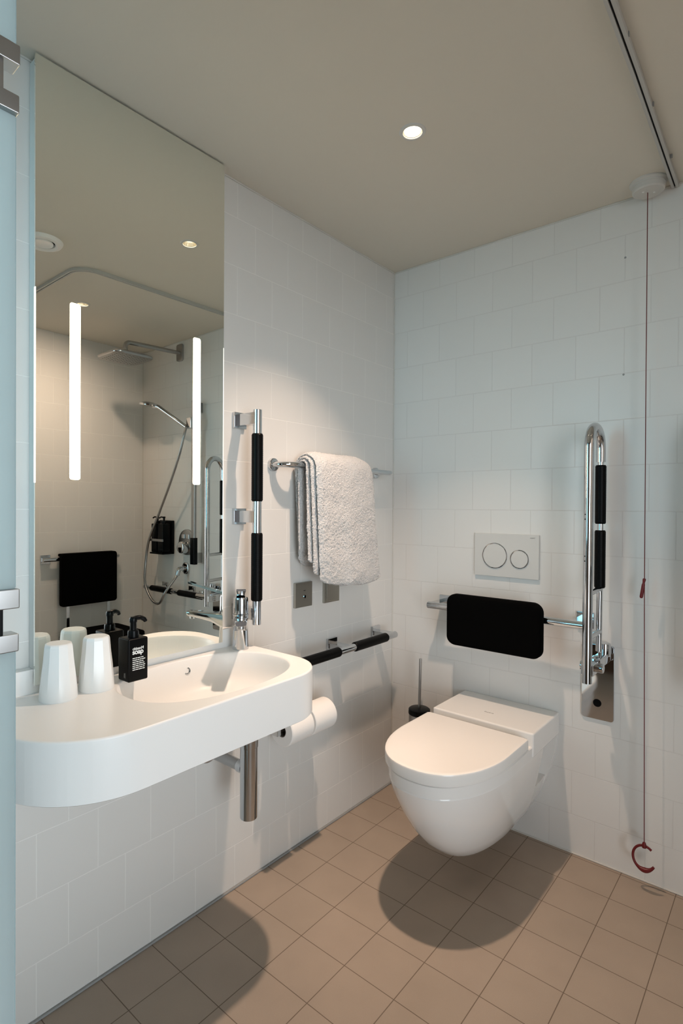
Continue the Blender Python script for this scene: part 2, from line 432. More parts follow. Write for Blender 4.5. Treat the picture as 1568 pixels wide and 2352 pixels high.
# overflow ring in the back wall of the bowl and the drain cover
a_ = math.radians(166); ox, oy = bowl_pt(a_, .965)
nv = Vector((BC[0]-ox, BC[1]-oy, 0)).normalized(); nv = (nv + Vector((0,0,.35))).normalized()
ov = lathe(bmesh.new(), [(.0060,-.004),(.0060,.0015),(.0075,.0026),(.0105,.0018),(.0115,-.004)], Vector((ox, oy, ZT-.032))-nv*.001, nv, 32)
obj('overflow_ring', ov, M_CHR, t)
obj('overflow_hole', lathe(bmesh.new(), [(0,0),(.0062,0),(.0062,.0005),(0,.0005)], Vector((ox, oy, ZT-.032))-nv*.0015, nv, 24), M_DARK, t)
obj('drain_cover', lathe(bmesh.new(), [(0,.004),(.025,.004),(.030,.002),(.031,0),(0,0)], (BC[0], BC[1], ZT-.104), n=40), M_CHR, t)

# siphon under the basin
t = thing('basin_siphon', 'chrome bottle siphon hanging under the washbasin with a pipe into the wall', 'siphon', (.178, -1.0, .34))
b = cyl(bmesh.new(), (.180,-1.0,.335), (.180,-1.0,.585), .0245, n=40, bev=.003)
obj('trap_cylinder', b, M_CHR, t)
obj('trap_collar', cyl(bmesh.new(), (.180,-1.0,.535), (.180,-1.0,.560), .0262, n=40, bev=.002), M_CHR, t)
obj('inlet_pipe', tube(bmesh.new(), [(.180,-1.0,.58), (.180,-1.0,.66)], .016, 24), M_CHR, t)
obj('wall_pipe', tube(bmesh.new(), [(.002,-1.0,.470), (.162,-1.0,.470)], .0155, 24), M_BCHR, t)
obj('pipe_nut', cyl(bmesh.new(), (.140,-1.0,.470), (.162,-1.0,.470), .0185, n=32, bev=.002), M_CHR, t)
obj('wall_flange', lathe(bmesh.new(), [(.016,.012),(.022,.010),(.034,.003),(.036,0),(.016,0)], (0.001,-1.0,.470), (1,0,0), 36), M_BCHR, t)

# ------------------------------------------------------------ faucet (spout points over the bowl, towards the camera)
fb = Vector((.072, -.938, ZT)); fd = Vector((.088, -.076, 0)).normalized(); fs = Vector((-fd.y, fd.x, 0))
t = thing('basin_mixer_tap', 'chrome single lever mixer tap on the right back corner of the washbasin', 'tap', fb)
obj('body', lathe(bmesh.new(), [(0,0),(.0245,0),(.0250,.003),(.0235,.020),(.0225,.055),(.0225,.098),(.0235,.104),(.0235,.106),(0,.106)], fb, n=48), M_CHR, t)
def spout():
    bm = bmesh.new(); n = 20; rings = []
    secs = [(-.002,.072,.0215,.028),(.02,.080,.0215,.022),(.045,.088,.0205,.0150),(.075,.0935,.0190,.0115),(.100,.097,.0175,.0095),(.116,.099,.0165,.0085),(.121,.0995,.0150,.0065)]
    for s, zc, hw, hh in secs:
        r = []
        for k in range(n):
            a = 2*PI*k/n; c, sn = math.cos(a), math.sin(a); e = .5
            u = hw*math.copysign(abs(c)**e, c); v = hh*math.copysign(abs(sn)**e, sn)
            r.append(bm.verts.new(fb + fd*s + fs*u + Vector((0,0,zc+v))))
        rings.append(r)
    for A, C in zip(rings, rings[1:]):
        for k in range(n): bm.faces.new((A[k], A[(k+1)%n], C[(k+1)%n], C[k]))
    bm.faces.new(rings[0]); bm.faces.new(rings[-1]); return bm
sp_ = obj('spout', spout(), M_CHR, t, angle=60)
obj('aerator', cyl(bmesh.new(), fb+fd*.104+Vector((0,0,.082)), fb+fd*.104+Vector((0,0,.092)), .0105, n=28, bev=.001), M_BCHR, sp_)
obj('cartridge_cap', lathe(bmesh.new(), [(0,.107),(.0222,.107),(.0228,.109),(.0222,.150),(.0200,.156),(0,.158)], fb, n=48), M_CHR, t)
def lever():
    bm = bmesh.new(); rings = []
    for s, zc, hw, hh in [(-.018,.1555,.012,.003),(.0,.160,.0135,.0035),(.03,.167,.0115,.0035),(.07,.179,.0115,.0032),(.118,.194,.0135,.0030)]:
        rings.append([bm.verts.new(fb + fd*s + fs*(sx*hw) + Vector((0,0,zc+sz*hh))) for sx, sz in ((-1,-1),(1,-1),(1,1),(-1,1))])
    for A, C in zip(rings, rings[1:]):
        for k in range(4): bm.faces.new((A[k], A[(k+1)%4], C[(k+1)%4], C[k]))
    bm.faces.new(rings[0]); bm.faces.new(rings[-1])
    bmesh.ops.bevel(bm, geom=bm.edges[:], offset=.0008, segments=2, affect='EDGES'); return bm
obj('lever', lever(), M_CHR, t, angle=30)

# ------------------------------------------------------------ cups (upside down, ten-sided)
def cup_mesh(c):
    bm = bmesh.new(); n = 10; rr = 30
    # from the rim (bottom) upwards: round rim turning into a decagon
    def ring(r, z, mixp):
        out = []
        for k in range(n*4):
            a = 2*PI*k/(n*4)+.14; seg = 2*PI/n; aa = (a % seg)-seg/2; poly = r*math.cos(seg/2)/math.cos(aa)
            out.append(bm.verts.new((c[0]+(poly*mixp+r*.985*(1-mixp))*math.cos(a), c[1]+(poly*mixp+r*.985*(1-mixp))*math.sin(a), c[2]+z)))
        return out
    R = [ring(.0395,0,0), ring(.0402,.002,0), ring(.0395,.018,0), ring(.0378,.040,.5), ring(.0365,.055,1), ring(.0325,.088,1), ring(.0300,.1165,1), ring(.0283,.1215,1), ring(.0255,.1235,1)]
    for A, C in zip(R, R[1:]):
        for k in range(len(A)): bm.faces.new((A[k], A[(k+1)%len(A)], C[(k+1)%len(A)], C[k]))
    bm.faces.new(R[-1]); 
    I = [ring(.0380,0,0), ring(.036,.04,.5), ring(.0300,.112,1)]
    for A, C in zip(I, I[1:]):
        for k in range(len(A)): bm.faces.new((A[k], A[(k+1)%len(A)], C[(k+1)%len(A)], C[k]))
    bm.faces.new(I[-1])
    for k in range(n*4): bm.faces.new((R[0][k], I[0][k], I[0][(k+1)%(n*4)], R[0][(k+1)%(n*4)]))
    return bm
c1 = thing('tumbler', 'white faceted plastic tumbler turned upside down, nearest the soap bottle', 'cup', (.097, -1.405, ZT), 'upturned white tumblers on the washbasin')
obj('cup_shell', cup_mesh((.097, -1.405, ZT)), M_CUP, c1, angle=12)
c2 = copy_tree(c1); c2.location = (.0985, -1.494, ZT); c2.rotation_euler = (0, 0, .25)
c2['label'] = 'white faceted plastic tumbler turned upside down, leftmost on the counter by the glass door'

# ------------------------------------------------------------ soap bottle
sx0, sx1, sy0, sy1 = .073, .121, -1.337, -1.283
t = thing('soap_dispenser', 'square black soap pump bottle with white lettering on the counter', 'soap dispenser', ((sx0+sx1)/2, (sy0+sy1)/2, ZT))
sh = .105
obj('bottle', B(sx0, sx1, sy0, sy1, ZT, ZT+sh, bev=.004, seg=3), M_BPL, t)
pc = Vector(((sx0+sx1)/2, (sy0+sy1)/2, ZT+sh))
pump = obj('pump', lathe(bmesh.new(), [(0,0),(.0135,0),(.0135,.012),(.0125,.017),(.0080,.018),(.0080,.036),(.0095,.038),(.0095,.046),(.007,.050),(0,.051)], pc-Vector((0,0,.001)), n=32), M_BPL, t)
obj('nozzle', tube(bmesh.new(), smooth_path([pc+Vector((0,0,.044)), pc+Vector((.003,.016,.0455)), pc+Vector((.006,.027,.040)), pc+Vector((.0068,.030,.034))], 5), [.0062]*6+[.0056]*5+[.0048]*4+[.0035], 12), M_BPL, pump)
# front face towards +x (the side with the lettering)
obj('brand_lettering', text_bm('citizenM', .0098, .0002, frame((sx1+.0003, sy0+.0110, ZT+.0775), (0,1,0), (0,0,1)), bold=.0001, space=.92), M_TXT, t, smooth=False)['label'] = 'small white word above the larger one'
obj('soap_lettering', text_bm('soap', .0170, .0002, frame((sx1+.0003, sy0+.0104, ZT+.0672), (0,1,0), (0,0,1)), bold=.0004, space=.94), M_TXT, t, smooth=False)['label'] = 'bold white word soap'
bm = bmesh.new(); rnd = random.Random(3)
for ln in range(7):            # small print too fine to read in the photo: word-length dashes
    y = sy0+.0110; z = ZT+.0565-ln*.0047
    end = sy0+.0110+.0345-rnd.random()*.004
    while y < end-.003:
        wl = .003+rnd.random()*.0065; wl = min(wl, end-y); box(bm, sx1+.0001, sx1+.0004, y, y+wl, z, z+.0019); y += wl+.0012
obj('small_print', bm, M_TXT, t, smooth=False)
bm = bmesh.new(); box(bm, sx0+.028, sx0+.0305, sy0-.0004, sy0-.0001, ZT+.010, ZT+.021); box(bm, sx0+.0325, sx0+.0345, sy0-.0004, sy0-.0001, ZT+.009, ZT+.022); box(bm, sx0+.028, sx0+.0345, sy0-.0004, sy0-.0001, ZT+.0185, ZT+.0205)
obj('side_mark', bm, M_GTXT, t, smooth=False)

# ------------------------------------------------------------ grab rails with square brackets
def bracket(px, py, pz, bar_d, axis, wall, size=.050):
    """square wall plate + block arm. wall 'x': plate on x=0 plane, 'y': plate on y=0 plane, 'r': on x=W"""
    bm = bmesh.new(); h = size/2
    if wall == 'x':
        box(bm, 0, .011, py-h, py+h, pz-h, pz+h, bev=.0012)
        box(bm, .010, bar_d+.004, py-h*.55, py+h*.55, pz-h*.72, pz+h*.72, bev=.001) if axis == 'v' else box(bm, .010, bar_d+.002, py-h*.80, py+h*.80, pz-h*.35, pz+h*.35, bev=.001)
    elif wall == 'y':
        box(bm, px-h, px+h, -.011, 0, pz-h, pz+h, bev=.0012)
        box(bm, px-h*.8, px+h*.8, -bar_d-.002, -.010, pz-h*.35, pz+h*.35, bev=.001)
    else:
        box(bm, W-.011, W, py-h, py+h, pz-h, pz+h, bev=.0012)
        box(bm, W-bar_d-.002, W-.010, py-h*.8, py+h*.8, pz-h*.35, pz+h*.35, bev=.001)
    return bm
def grip(a, b, r=.0175, ribs=True):
    a, b = Vector(a), Vector(b); L = (b-a).length; n = max(6, int(L/.006)); prof = [(0,0),(r*.86,0),(r,.004)]
    for k in range(n*3+1):
        z = .004+(L-.008)*k/(n*3); prof.append((r*(1+(.022 if k%3 == 1 else 0)), z))
    prof += [(r,L-.004),(r*.86,L),(0,L)]
    return lathe(bmesh.new(), prof, a, b-a, 36)
BD = .088; VY = -.888
t = thing('grab_rail', 'vertical chrome grab rail with two black grips between the mirror and the towel', 'grab rail', (0, VY, .848))
obj('bar', cyl(bmesh.new(), (BD, VY, .847), (BD, VY, 1.504), .0135, n=36, bev=.0015), M_CHR, t)
for z in (1.478, 1.177, .880): obj('bracket', bracket(0, VY, z, BD, 'v', 'x'), M_CHR, t, angle=30)
obj('grip', grip((BD,VY,1.224),(BD,VY,1.431)), M_BLK, t); obj('grip', grip((BD,VY,.920),(BD,VY,1.128)), M_BLK, t)
HZ = .684
t = thing('grab_rail', 'horizontal chrome grab rail with black grips low on the left wall beside the toilet', 'grab rail', (0, -.42, HZ))
obj('bar', cyl(bmesh.new(), (BD, -.112, HZ), (BD, -.790, HZ), .0135, n=36, bev=.0015), M_CHR, t)
for y in (-.135, -.424, -.735): obj('bracket', bracket(0, y, HZ, BD, 'h', 'x', .055), M_CHR, t, angle=30)
obj('grip', grip((BD,-.178,HZ),(BD,-.392,HZ)), M_BLK, t); obj('grip', grip((BD,-.482,HZ),(BD,-.695,HZ)), M_BLK, t)

# ------------------------------------------------------------ towel rail + towel
TZ = 1.349; TX = .064
t = thing('towel_rail', 'flat chrome towel rail on round wall flanges holding the white towel', 'towel rail', (0, -.45, TZ))
path = [(.010,-.738,TZ)] + [Vector((.010+.054*math.sin(a), -.738+.062*(1-math.cos(a)), TZ)) for a in [PI/2*k/10 for k in range(1, 11)]] + [(TX,-.60,TZ),(TX,-.40,TZ),(TX,-.128,TZ)]
obj('bar', tube(bmesh.new(), path, .0140, 24, flat=.70, nrm=(0,0,1)), M_CHR, t)
for y in (-.738, -.142):
    obj('wall_flange', lathe(bmesh.new(), [(0,.012),(.017,.012),(.0215,.010),(.0225,.006),(.0225,0),(0,0)], (0, y, TZ), (1,0,0), 40), M_CHR, t)
obj('post', cyl(bmesh.new(), (.010,-.142,TZ), (TX-.004,-.142,TZ), .0085, n=24), M_CHR, t)

def towel_mesh():
    bm = bmesh.new()
    def sheet(x_in, x_out, top_r, y0t, y1t, y0b, y1b, zf, zb, th, seed, ztop):
        """a folded ply: back drop, over the bar, front drop; closed thick strip"""
        prof = []   # centre line (x, z, s) s=0 top .. 1 bottom front, -1 bottom back
        nb, nf, na = 14, 22, 10
        cx = (x_in+x_out)/2; rr = (x_out-x_in)/2
        for k in range(nb): 
            s = 1-k/nb; prof.append((x_in, ztop-rr-(ztop-rr-zb)*s, -s))
        for k in range(na+1):
            a = PI-PI*k/na; prof.append((cx+rr*math.cos(a), ztop-rr+rr*math.sin(a), 0))
        for k in range(1, nf+1):
            s = k/nf; prof.append((x_out, ztop-rr-(ztop-rr-zf)*s, s))
        ny = 22; rows = []
        for i, (x, z, s) in enumerate(prof):
            a = prof[max(i-1,0)]; c = prof[min(i+1,len(prof)-1)]; tx, tz = c[0]-a[0], c[1]-a[1]; L = math.hypot(tx, tz) or 1
            nx, nz = -tz/L, tx/L
            f = abs(s); e = f**1.2
            y0 = y0t+(y0b-y0t)*e; y1 = y1t+(y1b-y1t)*e
            endf = 1.0
            if i == 0 or i == len(prof)-1: endf = .35
            elif i == 1 or i == len(prof)-2: endf = .8
            loop = []
            for side in (1, -1):
                for k in range(ny+1):
                    q = k/ny if side == 1 else 1-k/ny
                    y = y0+(y1-y0)*q
                    edge = min(1, math.sqrt(max(0, 1-(max(0, abs(2*q-1)-.93)/.07)**2))) if abs(2*q-1) > .93 else 1
                    wob = .0045*f*math.sin(q*9+seed+s*1.5) + .003*f*math.sin(q*21+seed*2)
                    d = side*th/2*edge*endf + wob*(1 if s > 0 else .4)
                    sag = .010*f*math.sin(q*3.0+seed) * (1 if i > len(prof)-6 or i < 4 else .4)
                    top = -.022*max(0,(2*q-1))**5*(1-f)**2 - .004*max(0,(1-2*q))**6*(1-f)**2 + (.012*(abs(2*q-1)**8) if i > len(prof)-5 else 0)
                    loop.append(bm.verts.new((x+nx*d, y, z+nz*d+sag+top)))
            rows.append(loop)
        m_ = len(rows[0])
        for A, C in zip(rows, rows[1:]):
            for k in range(m_): bm.faces.new((A[k], A[(k+1)%m_], C[(k+1)%m_], C[k]))
        bm.faces.new(rows[0]); bm.faces.new(rows[-1])
    sheet(.047, .084, 0, -.662, -.318, -.655, -.290, 1.000, 1.04, .010, .4, TZ+.020)     # inner ply
    sheet(.034, .100, 0, -.657, -.316, -.640, -.272, .952, 1.00, .013, 1.3, TZ+.031)   # middle ply
    sheet(.019, .117, 0, -.648, -.318, -.617, -.262, .926, .985, .016, 2.1, TZ+.042)   # outer ply
    return bm
tw = obj('hand_towel', towel_mesh(), M_TOW, None, angle=70)
tag(tw, 'folded white terry towel hanging over the chrome towel rail', 'towel')
off = Vector((.07, -.45, TZ)); tw.data.transform(Matrix.Translation(-off)); tw.location = off
sd = tw.modifiers.new('fine', 'SUBSURF'); sd.levels = 2; sd.render_levels = 3
tx_ = bpy.data.textures.new('terry', 'CLOUDS'); tx_.noise_scale = .006; tx_.noise_depth = 2
dm = tw.modifiers.new('terry', 'DISPLACE'); dm.texture = tx_; dm.strength = .0055; dm.texture_coords = 'LOCAL'
tx2 = bpy.data.textures.new('folds', 'CLOUDS'); tx2.noise_scale = .09
d2_ = tw.modifiers.new('folds', 'DISPLACE'); d2_.texture = tx2; d2_.strength = .010; d2_.texture_coords = 'LOCAL'

# ------------------------------------------------------------ switch plates
t = thing('switch_plate', 'square satin metal control plate with a small round button left under the towel', 'switch', (0, -.587, .895))
obj('plate', B(0, .011, -.632, -.543, .851, .939, bev=.0015), M_STEEL, t)
obj('button', lathe(bmesh.new(), [(0,.004),(.0055,.0035),(.007,0),(0,0)], (.011,-.585,.888), (1,0,0), 28), M_CHR, t)
obj('indicator', B(.011, .0114, -.590, -.580, .9085, .9105), M_DARK, t, smooth=False)
t = thing('socket_plate', 'satin metal wall plate half hidden behind the bottom of the towel', 'socket', (0, -.43, .895))
obj('plate', B(0, .011, -.474, -.386, .849, .937, bev=.0015), M_STEEL, t)
obj('cover_flap', B(.011, .014, -.464, -.390, .857, .931, bev=.0015), M_STEEL, t)

# ------------------------------------------------------------ toilet paper
RX, RZ, RR = .085, .485, .052
t = thing('toilet_roll_holder', 'chrome double toilet roll holder on the left wall under the grab rail', 'toilet roll holder', (0, -.64, .485))
obj('spindle', tube(bmesh.new(), [(RX,-.795,RZ),(RX,-.535,RZ)], .008, 16), M_CHR, t)
obj('arm', B(.0, RX+.010, -.802, -.785, RZ-.010, RZ+.010, bev=.002), M_CHR, t)
obj('wall_plate', B(0, .008, -.816, -.771, RZ-.025, RZ+.025, bev=.002), M_CHR, t)
def roll(y0, y1, label):
    tt = thing('toilet_roll', label, 'toilet roll', (RX, y0, RZ), 'toilet rolls side by side on the holder')
    L = y1-y0
    obj('paper', lathe(bmesh.new(), [(.021,0),(.049,0),(RR,.003),(RR,L-.003),(.049,L),(.021,L),(.021,0)], (RX, y0, RZ), (0,1,0), 56), M_PAPER, tt)
    obj('core', lathe(bmesh.new(), [(.0185,.001),(.0208,.001),(.0208,L-.001),(.0185,L-.001),(.0185,.001)], (RX, y0, RZ), (0,1,0), 40), M_CARD, tt)
    return tt
r1 = roll(-.775, -.669, 'white toilet roll nearer the camera, its open core facing out below the basin')
r2 = roll(-.660, -.550, 'white toilet roll farther back, sticking out right of the washbasin end')

# ------------------------------------------------------------ toilet
XC = .525
def d_outline(hw, yf, yb, n=28, pw=2.0, rb=.012):
    """D shape: straight back at yb, rounded front at yf"""
    pts = [(XC+hw-rb, yb), (XC+hw, yb-rb)]
    dy = min(.30, abs(yf-yb)*.62); yc = yf+dy
    for k in range(n+1):
        a = PI*k/n; c, s = math.cos(a), math.sin(a)
        pts.append((XC+hw*math.copysign(abs(c)**(2/2.35), c), yc-dy*abs(s)**(2/pw)))
    pts += [(XC-hw, yb-rb), (XC-hw+rb, yb)]
    return pts
def loft(bm, rings):
    R = [[bm.verts.new(p) for p in r] for r in rings]
    for A, C in zip(R, R[1:]):
        n = len(A)
        for k in range(n): bm.faces.new((A[k], A[(k+1)%n], C[(k+1)%n], C[k]))
    bm.faces.new(R[0]); bm.faces.new(R[-1]); return bm
t = thing('toilet', 'wall hung white toilet with closed lid on the back wall', 'toilet', (XC, 0, .10))
def pan():
    bm = bmesh.new()
    secs = [(.441,.174,-.700,-.13),(.438,.177,-.705,-.13),(.412,.1765,-.704,-.13),(.406,.1765,-.703,-.13),(.4045,.1735,-.700,-.13),(.402,.1735,-.700,-.13),(.400,.1742,-.7015,-.13),(.36,.168,-.688,-.132),(.30,.157,-.655,-.132),(.24,.143,-.613,-.13),(.19,.127,-.566,-.12),(.15,.110,-.515,-.10),(.122,.090,-.465,-.08),(.105,.070,-.42,-.06),(.098,.050,-.38,-.05)]
    loft(bm, [[(x, y, z) for x, y in d_outline(hw, yf, yb)] for z, hw, yf, yb in secs])
    # raised rear block carrying the name, between lid and wall
    box(bm, XC-.181, XC+.181, -.256, 0.0, .405, .484, bev=.006, seg=3)
    # neck and thin flange against the wall, with the open fixing recess between
    box(bm, XC-.075, XC+.075, -.16, 0.0, .20, .41)
    R = []
    for y in (-.024, -.0):
        R.append([(XC+sx*hw, y, z) for sx, hw, z in ((-1,.180,.44),(-1,.174,.36),(-1,.156,.28),(-1,.136,.225),(1,.136,.225),(1,.156,.28),(1,.174,.36),(1,.180,.44))])
    loft(bm, R)
    # lower rear body running back to the wall beneath the recess
    R = []
    for y, k in ((-.20,1),(-.06,.97),(0,.95)):
        R.append([(XC+sx*hw*k, y, z) for sx, hw, z in ((-1,.147,.256),(-1,.143,.24),(-1,.127,.19),(-1,.110,.15),(-1,.085,.118),(1,.085,.118),(1,.110,.15),(1,.127,.19),(1,.143,.24),(1,.147,.256))])
    loft(bm, R)
    return bm
pn = obj('pan', pan(), M_CERAM, t, angle=35)
lid = bmesh.new(); prof = [(.4475,.001),(.450,.0),(.474,.0),(.478,.0015),(.4795,.005),(.480,.012)]
loft(lid, [[(x, y, z) for x, y in d_outline(.180-e, -.711+e, -.292-e*.5, rb=.006)] for z, e in prof])
obj('lid', lid, M_LID, t, angle=35)
seat = bmesh.new(); loft(seat, [[(x, y, z) for x, y in d_outline(.177-e, -.706+e, -.292, rb=.006)] for z, e in ((.4405,.003),(.4415,.002),(.4455,.002),(.447,.004))])
obj('seat', seat, M_LID, t, angle=35)
obj('hinge_bar', tube(bmesh.new(), [(XC-.165,-.274,.458),(XC+.165,-.274,.458)], .0085, 20), M_WPL, t)
obj('pan_lettering', text_bm('Duravit', .011, .0001, frame((XC-.022, -.175, .4842), (1,0,0), (0,1,0))), M_GTXT, t, smooth=False)

# flush plate
t = thing('flush_plate', 'white dual flush plate with two chrome ringed round buttons above the toilet', 'flush plate', (.509, 0, 1.028))
obj('plate', prism(bmesh.new(), rrect(.247, .163, .003, 3), lambda u, v, d: (.509+u, -d, 1.0285+v), 0, .011, bev=.0015), M_GPL, t, angle=30)
for x, z, r in ((.467, 1.0265, .0485), (.5620, 1.0185, .0345)):
    bt = obj('flush_button', lathe(bmesh.new(), [(0,.0025),(r-.004,.0025),(r-.003,.002),(r-.003,0),(0,0)], (x, -.011, z), (0,-1,0), 64), M_GPL, t)
    obj('button_ring', lathe(bmesh.new(), [(r-.003,0),(r-.003,.003),(r-.0015,.0037),(r,.003),(r+.0004,0)], (x, -.011, z), (0,-1,0), 64), M_CHR, bt)
obj('plate_lettering', text_bm('GEBERIT', .0052, .0001, frame((.600, -.0113, 1.0965), (1,0,0), (0,0,1))), M_GTXT, t, smooth=False)

# back support over the toilet
t = thing('toilet_back_support', 'black padded backrest on a chrome rail above the toilet', 'backrest', (.51, 0, .82))
obj('rail', cyl(bmesh.new(), (.232,-.098,.822), (.815,-.098,.822), .0135, n=36, bev=.0015), M_CHR, t)
for x in (.262, .790): obj('bracket', bracket(x, 0, .825, .098, 'h', 'y', .055), M_CHR, t, angle=30)
pad = bmesh.new(); rings = []
for d, e in ((.100,.010),(.104,.003),(.112,0),(.130,0),(.139,.004),(.143,.012),(.1445,.03)):
    o2 = rrect(.354-2*e, .192-2*e, .034-min(e,.02), 8)
    rings.append([(.5115+u, -d - .006*(abs(u)/.17)**2, .787+v) for u, v in o2])
loft(pad, rings); obj('pad', pad, M_PAD, t, angle=60)

# ------------------------------------------------------------ fold-up grab rail
def fold_rail(x, fy, ry, px, label):
    """upright folded rail: front and rear tube in a plane square to the wall, hinge axle along x, plate centred at px"""
    t = thing('fold_up_grab_rail', label, 'grab rail', (px, 0, .62), 'fold up grab rails on the back wall')
    zt = 1.400; hw = (ry-fy)/2; arc = [(x+.003*(1-math.cos(PI*k/14))/2, fy+hw*(1-math.cos(PI*k/14)), zt+.068*math.sin(PI*k/14)) for k in range(15)]
    obj('frame_tube', tube(bmesh.new(), [(x, fy, .664), (x, fy, 1.0)] + arc + [(x+.003, ry, 1.36)], .0145, 28), M_CHR, t)
    obj('rear_tube', tube(bmesh.new(), [(x+.003, ry, 1.37), (x+.003, ry, .955), (x+.002, ry, .74)], .0095, 20), M_CHR, t)
    for z in (.945, .805): obj('cross_bar', tube(bmesh.new(), [(x, fy, z-.004), (x+.003, ry, z)], .0085, 16), M_CHR, t)
    obj('grip', grip((x+.003, ry, 1.158),(x+.003, ry, 1.350), .0165), M_BLK, t); obj('grip', grip((x+.003, ry, .948),(x+.003, ry, 1.137), .0165), M_BLK, t)
    x0, x1 = x-.034, max(x+.035, px+.042)
    obj('hinge_axle', cyl(bmesh.new(), (x0, (fy+ry)/2-.01, .703), (x1, (fy+ry)/2-.01, .703), .0150, n=30, bev=.003), M_CHR, t)
    obj('hinge_clamp', B(x-.018, x+.018, fy-.004, ry+.010, 0.686, .722, bev=.004), M_CHR, t)
    obj('hinge_arm', B(px+.008, px+.040, (fy+ry)/2, -.006, .696, .728, bev=.004), M_CHR, t)
    obj('hinge_housing', cyl(bmesh.new(), (px+.026,-.030,.716), (px+.026,-.030,.762), .0195, n=36, bev=.006), M_CHR, t)
    wp = obj('wall_plate', prism(bmesh.new(), rrect(.102, .255, .010, 5), lambda u, v, d: (px+u, -d, .6195+v), 0, .008, bev=.002), M_CHR, t, angle=30)
    obj('plate_cap', lathe(bmesh.new(), [(0,.002),(.0125,.002),(.0135,0),(0,0)], (px,-.008,.548), (0,-1,0), 32), M_BPL, wp)
    for z in (1.19, 1.175, 1.06, 1.045): obj('screw_hole', lathe(bmesh.new(), [(0,.0008),(.0018,.0006),(.0022,0),(0,0)], (x-.006, fy-.0130, z), (-.4,-.92,0), 12), M_DARK, t)
fold_rail(.847, -.195, -.070, .8305, 'hinged chrome support rail with black grips folded up beside the toilet backrest')
fold_rail(1.160, -.170, -.060, 1.262, 'second folded chrome support rail, its hooped tube seen at the right edge of the mirror')

# ------------------------------------------------------------ toilet brush
t = thing('toilet_brush', 'slim toilet brush with chrome handle in a black topped holder behind the toilet', 'toilet brush', (.188, -.085, 0))
obj('holder', lathe(bmesh.new(), [(0,.001),(.040,.001),(.042,.004),(.042,.372),(.040,.374),(0,.374)], (.188,-.085,0), n=40), M_BCHR, t)
obj('lid', lathe(bmesh.new(), [(0,.374),(.0435,.374),(.0440,.378),(.0430,.392),(.038,.396),(0,.397)], (.188,-.085,0), n=40), M_BPL, t)
obj('handle', cyl(bmesh.new(), (.188,-.085,.396), (.192,-.085,.597), .0055, n=20, bev=.0008), M_BCHR, t)

# ------------------------------------------------------------ alarm cord
ax_, ay_ = .977, -.066
t = thing('emergency_pull_cord', 'red alarm pull cord with a hooked handle hanging from a white ceiling box', 'pull cord', (ax_, ay_, H))
bx = obj('ceiling_box', lathe(bmesh.new(), [(0,0),(.052,0),(.052,-.004),(.046,-.008),(.046,-.014),(.0445,-.0145),(.0445,-.028),(.041,-.032),(0,-.032)], (ax_, ay_, H), n=56), M_WPL, t)
for dx, dy in ((-.012,-.012),(.014,.010)): obj('screw_cap', lathe(bmesh.new(), [(0,-.0335),(.003,-.0332),(.0035,-.032),(0,-.032)], (ax_+dx, ay_+dy, H), n=16), M_SOLID, bx)
obj('cord', tube(bmesh.new(), [(ax_-.002, ay_, H-.032), (ax_-.001, ay_, 1.6), (ax_+.001, ay_, .95), (ax_+.008, ay_, .162)], .0013, 8), M_CORD, t)
obj('cord_clip', lathe(bmesh.new(), [(0,0),(.0042,.002),(.0048,.006),(.0036,.013),(.0034,.016),(.0048,.022),(.0050,.060),(.0035,.064),(0,.065)], (ax_+.001, ay_, .991), (-.14,0,-1), 16), M_RED, t)
hx, hz = ax_+.008, .100
pts = []; rad = []
for k in range(34):
    a = math.radians(52 + (330-52)*k/33); rr = .036
    pts.append((hx-.0+rr*.86*math.cos(a)*1.0, ay_+.004*math.sin(a), hz+.018+rr*math.sin(a)-.006)); 
    q = k/33; rad.append(.0038 + (.0042*math.exp(-((q-.80)/.11)**2)))
obj('hook_handle', tube(bmesh.new(), pts, rad, 14), M_RED, t)
obj('hook_knob', lathe(bmesh.new(), [(0,0),(.006,0),(.0065,.008),(.0045,.016),(0,.018)], (hx, ay_, hz+.044), n=20), M_RED, t)

# ------------------------------------------------------------ curtain track
cp = [(1.039,-.004,0),(1.042,-.25,0),(1.046,-.60,0),(1.047,-.845,0)]
for k in range(1, 10):
    a = PI/2*k/9; cp.append((1.047+.087*(1-math.cos(a)), -.845-.087*math.sin(a), 0))
cp += [(1.4,-.932,0),(W-.002,-.932,0)]
t = thing('curtain_track', 'slim white shower curtain track screwed to the ceiling, turning a corner', 'curtain track', (1.046, -.4, H))
bm = bmesh.new()
def track(bm, o0, o1, z0, z1):
    P = [Vector(p) for p in cp]; rows = []
    for i, p in enumerate(P):
        tg = (P[min(i+1,len(P)-1)]-P[max(i-1,0)]).normalized(); nn = Vector((-tg.y, tg.x, 0))
        rows.append([bm.verts.new((p+nn*o)+Vector((0,0,z))) for o, z in ((o0,z0),(o1,z0),(o1,z1),(o0,z1))])
    for A, C in zip(rows, rows[1:]):
        for k in range(4): bm.faces.new((A[k], A[(k+1)%4], C[(k+1)%4], C[k]))
    bm.faces.new(rows[0]); bm.faces.new(rows[-1])
track(bm, -.0095, -.0022, H-.0135, H-.0005); track(bm, .0022, .0095, H-.0135, H-.0005)
tr_ = obj('rail_profile', bm, M_TRACK, t, angle=30)
bm = bmesh.new(); track(bm, -.0022, .0022, H-.008, H-.0005); obj('slot', bm, M_DARK, t, angle=30)
for y in (-.18, -.45, -.72):
    obj('fixing_clip', B(1.0515, 1.0575, y-.003, y+.003, H-.010, H-.001), M_DSIL, t)

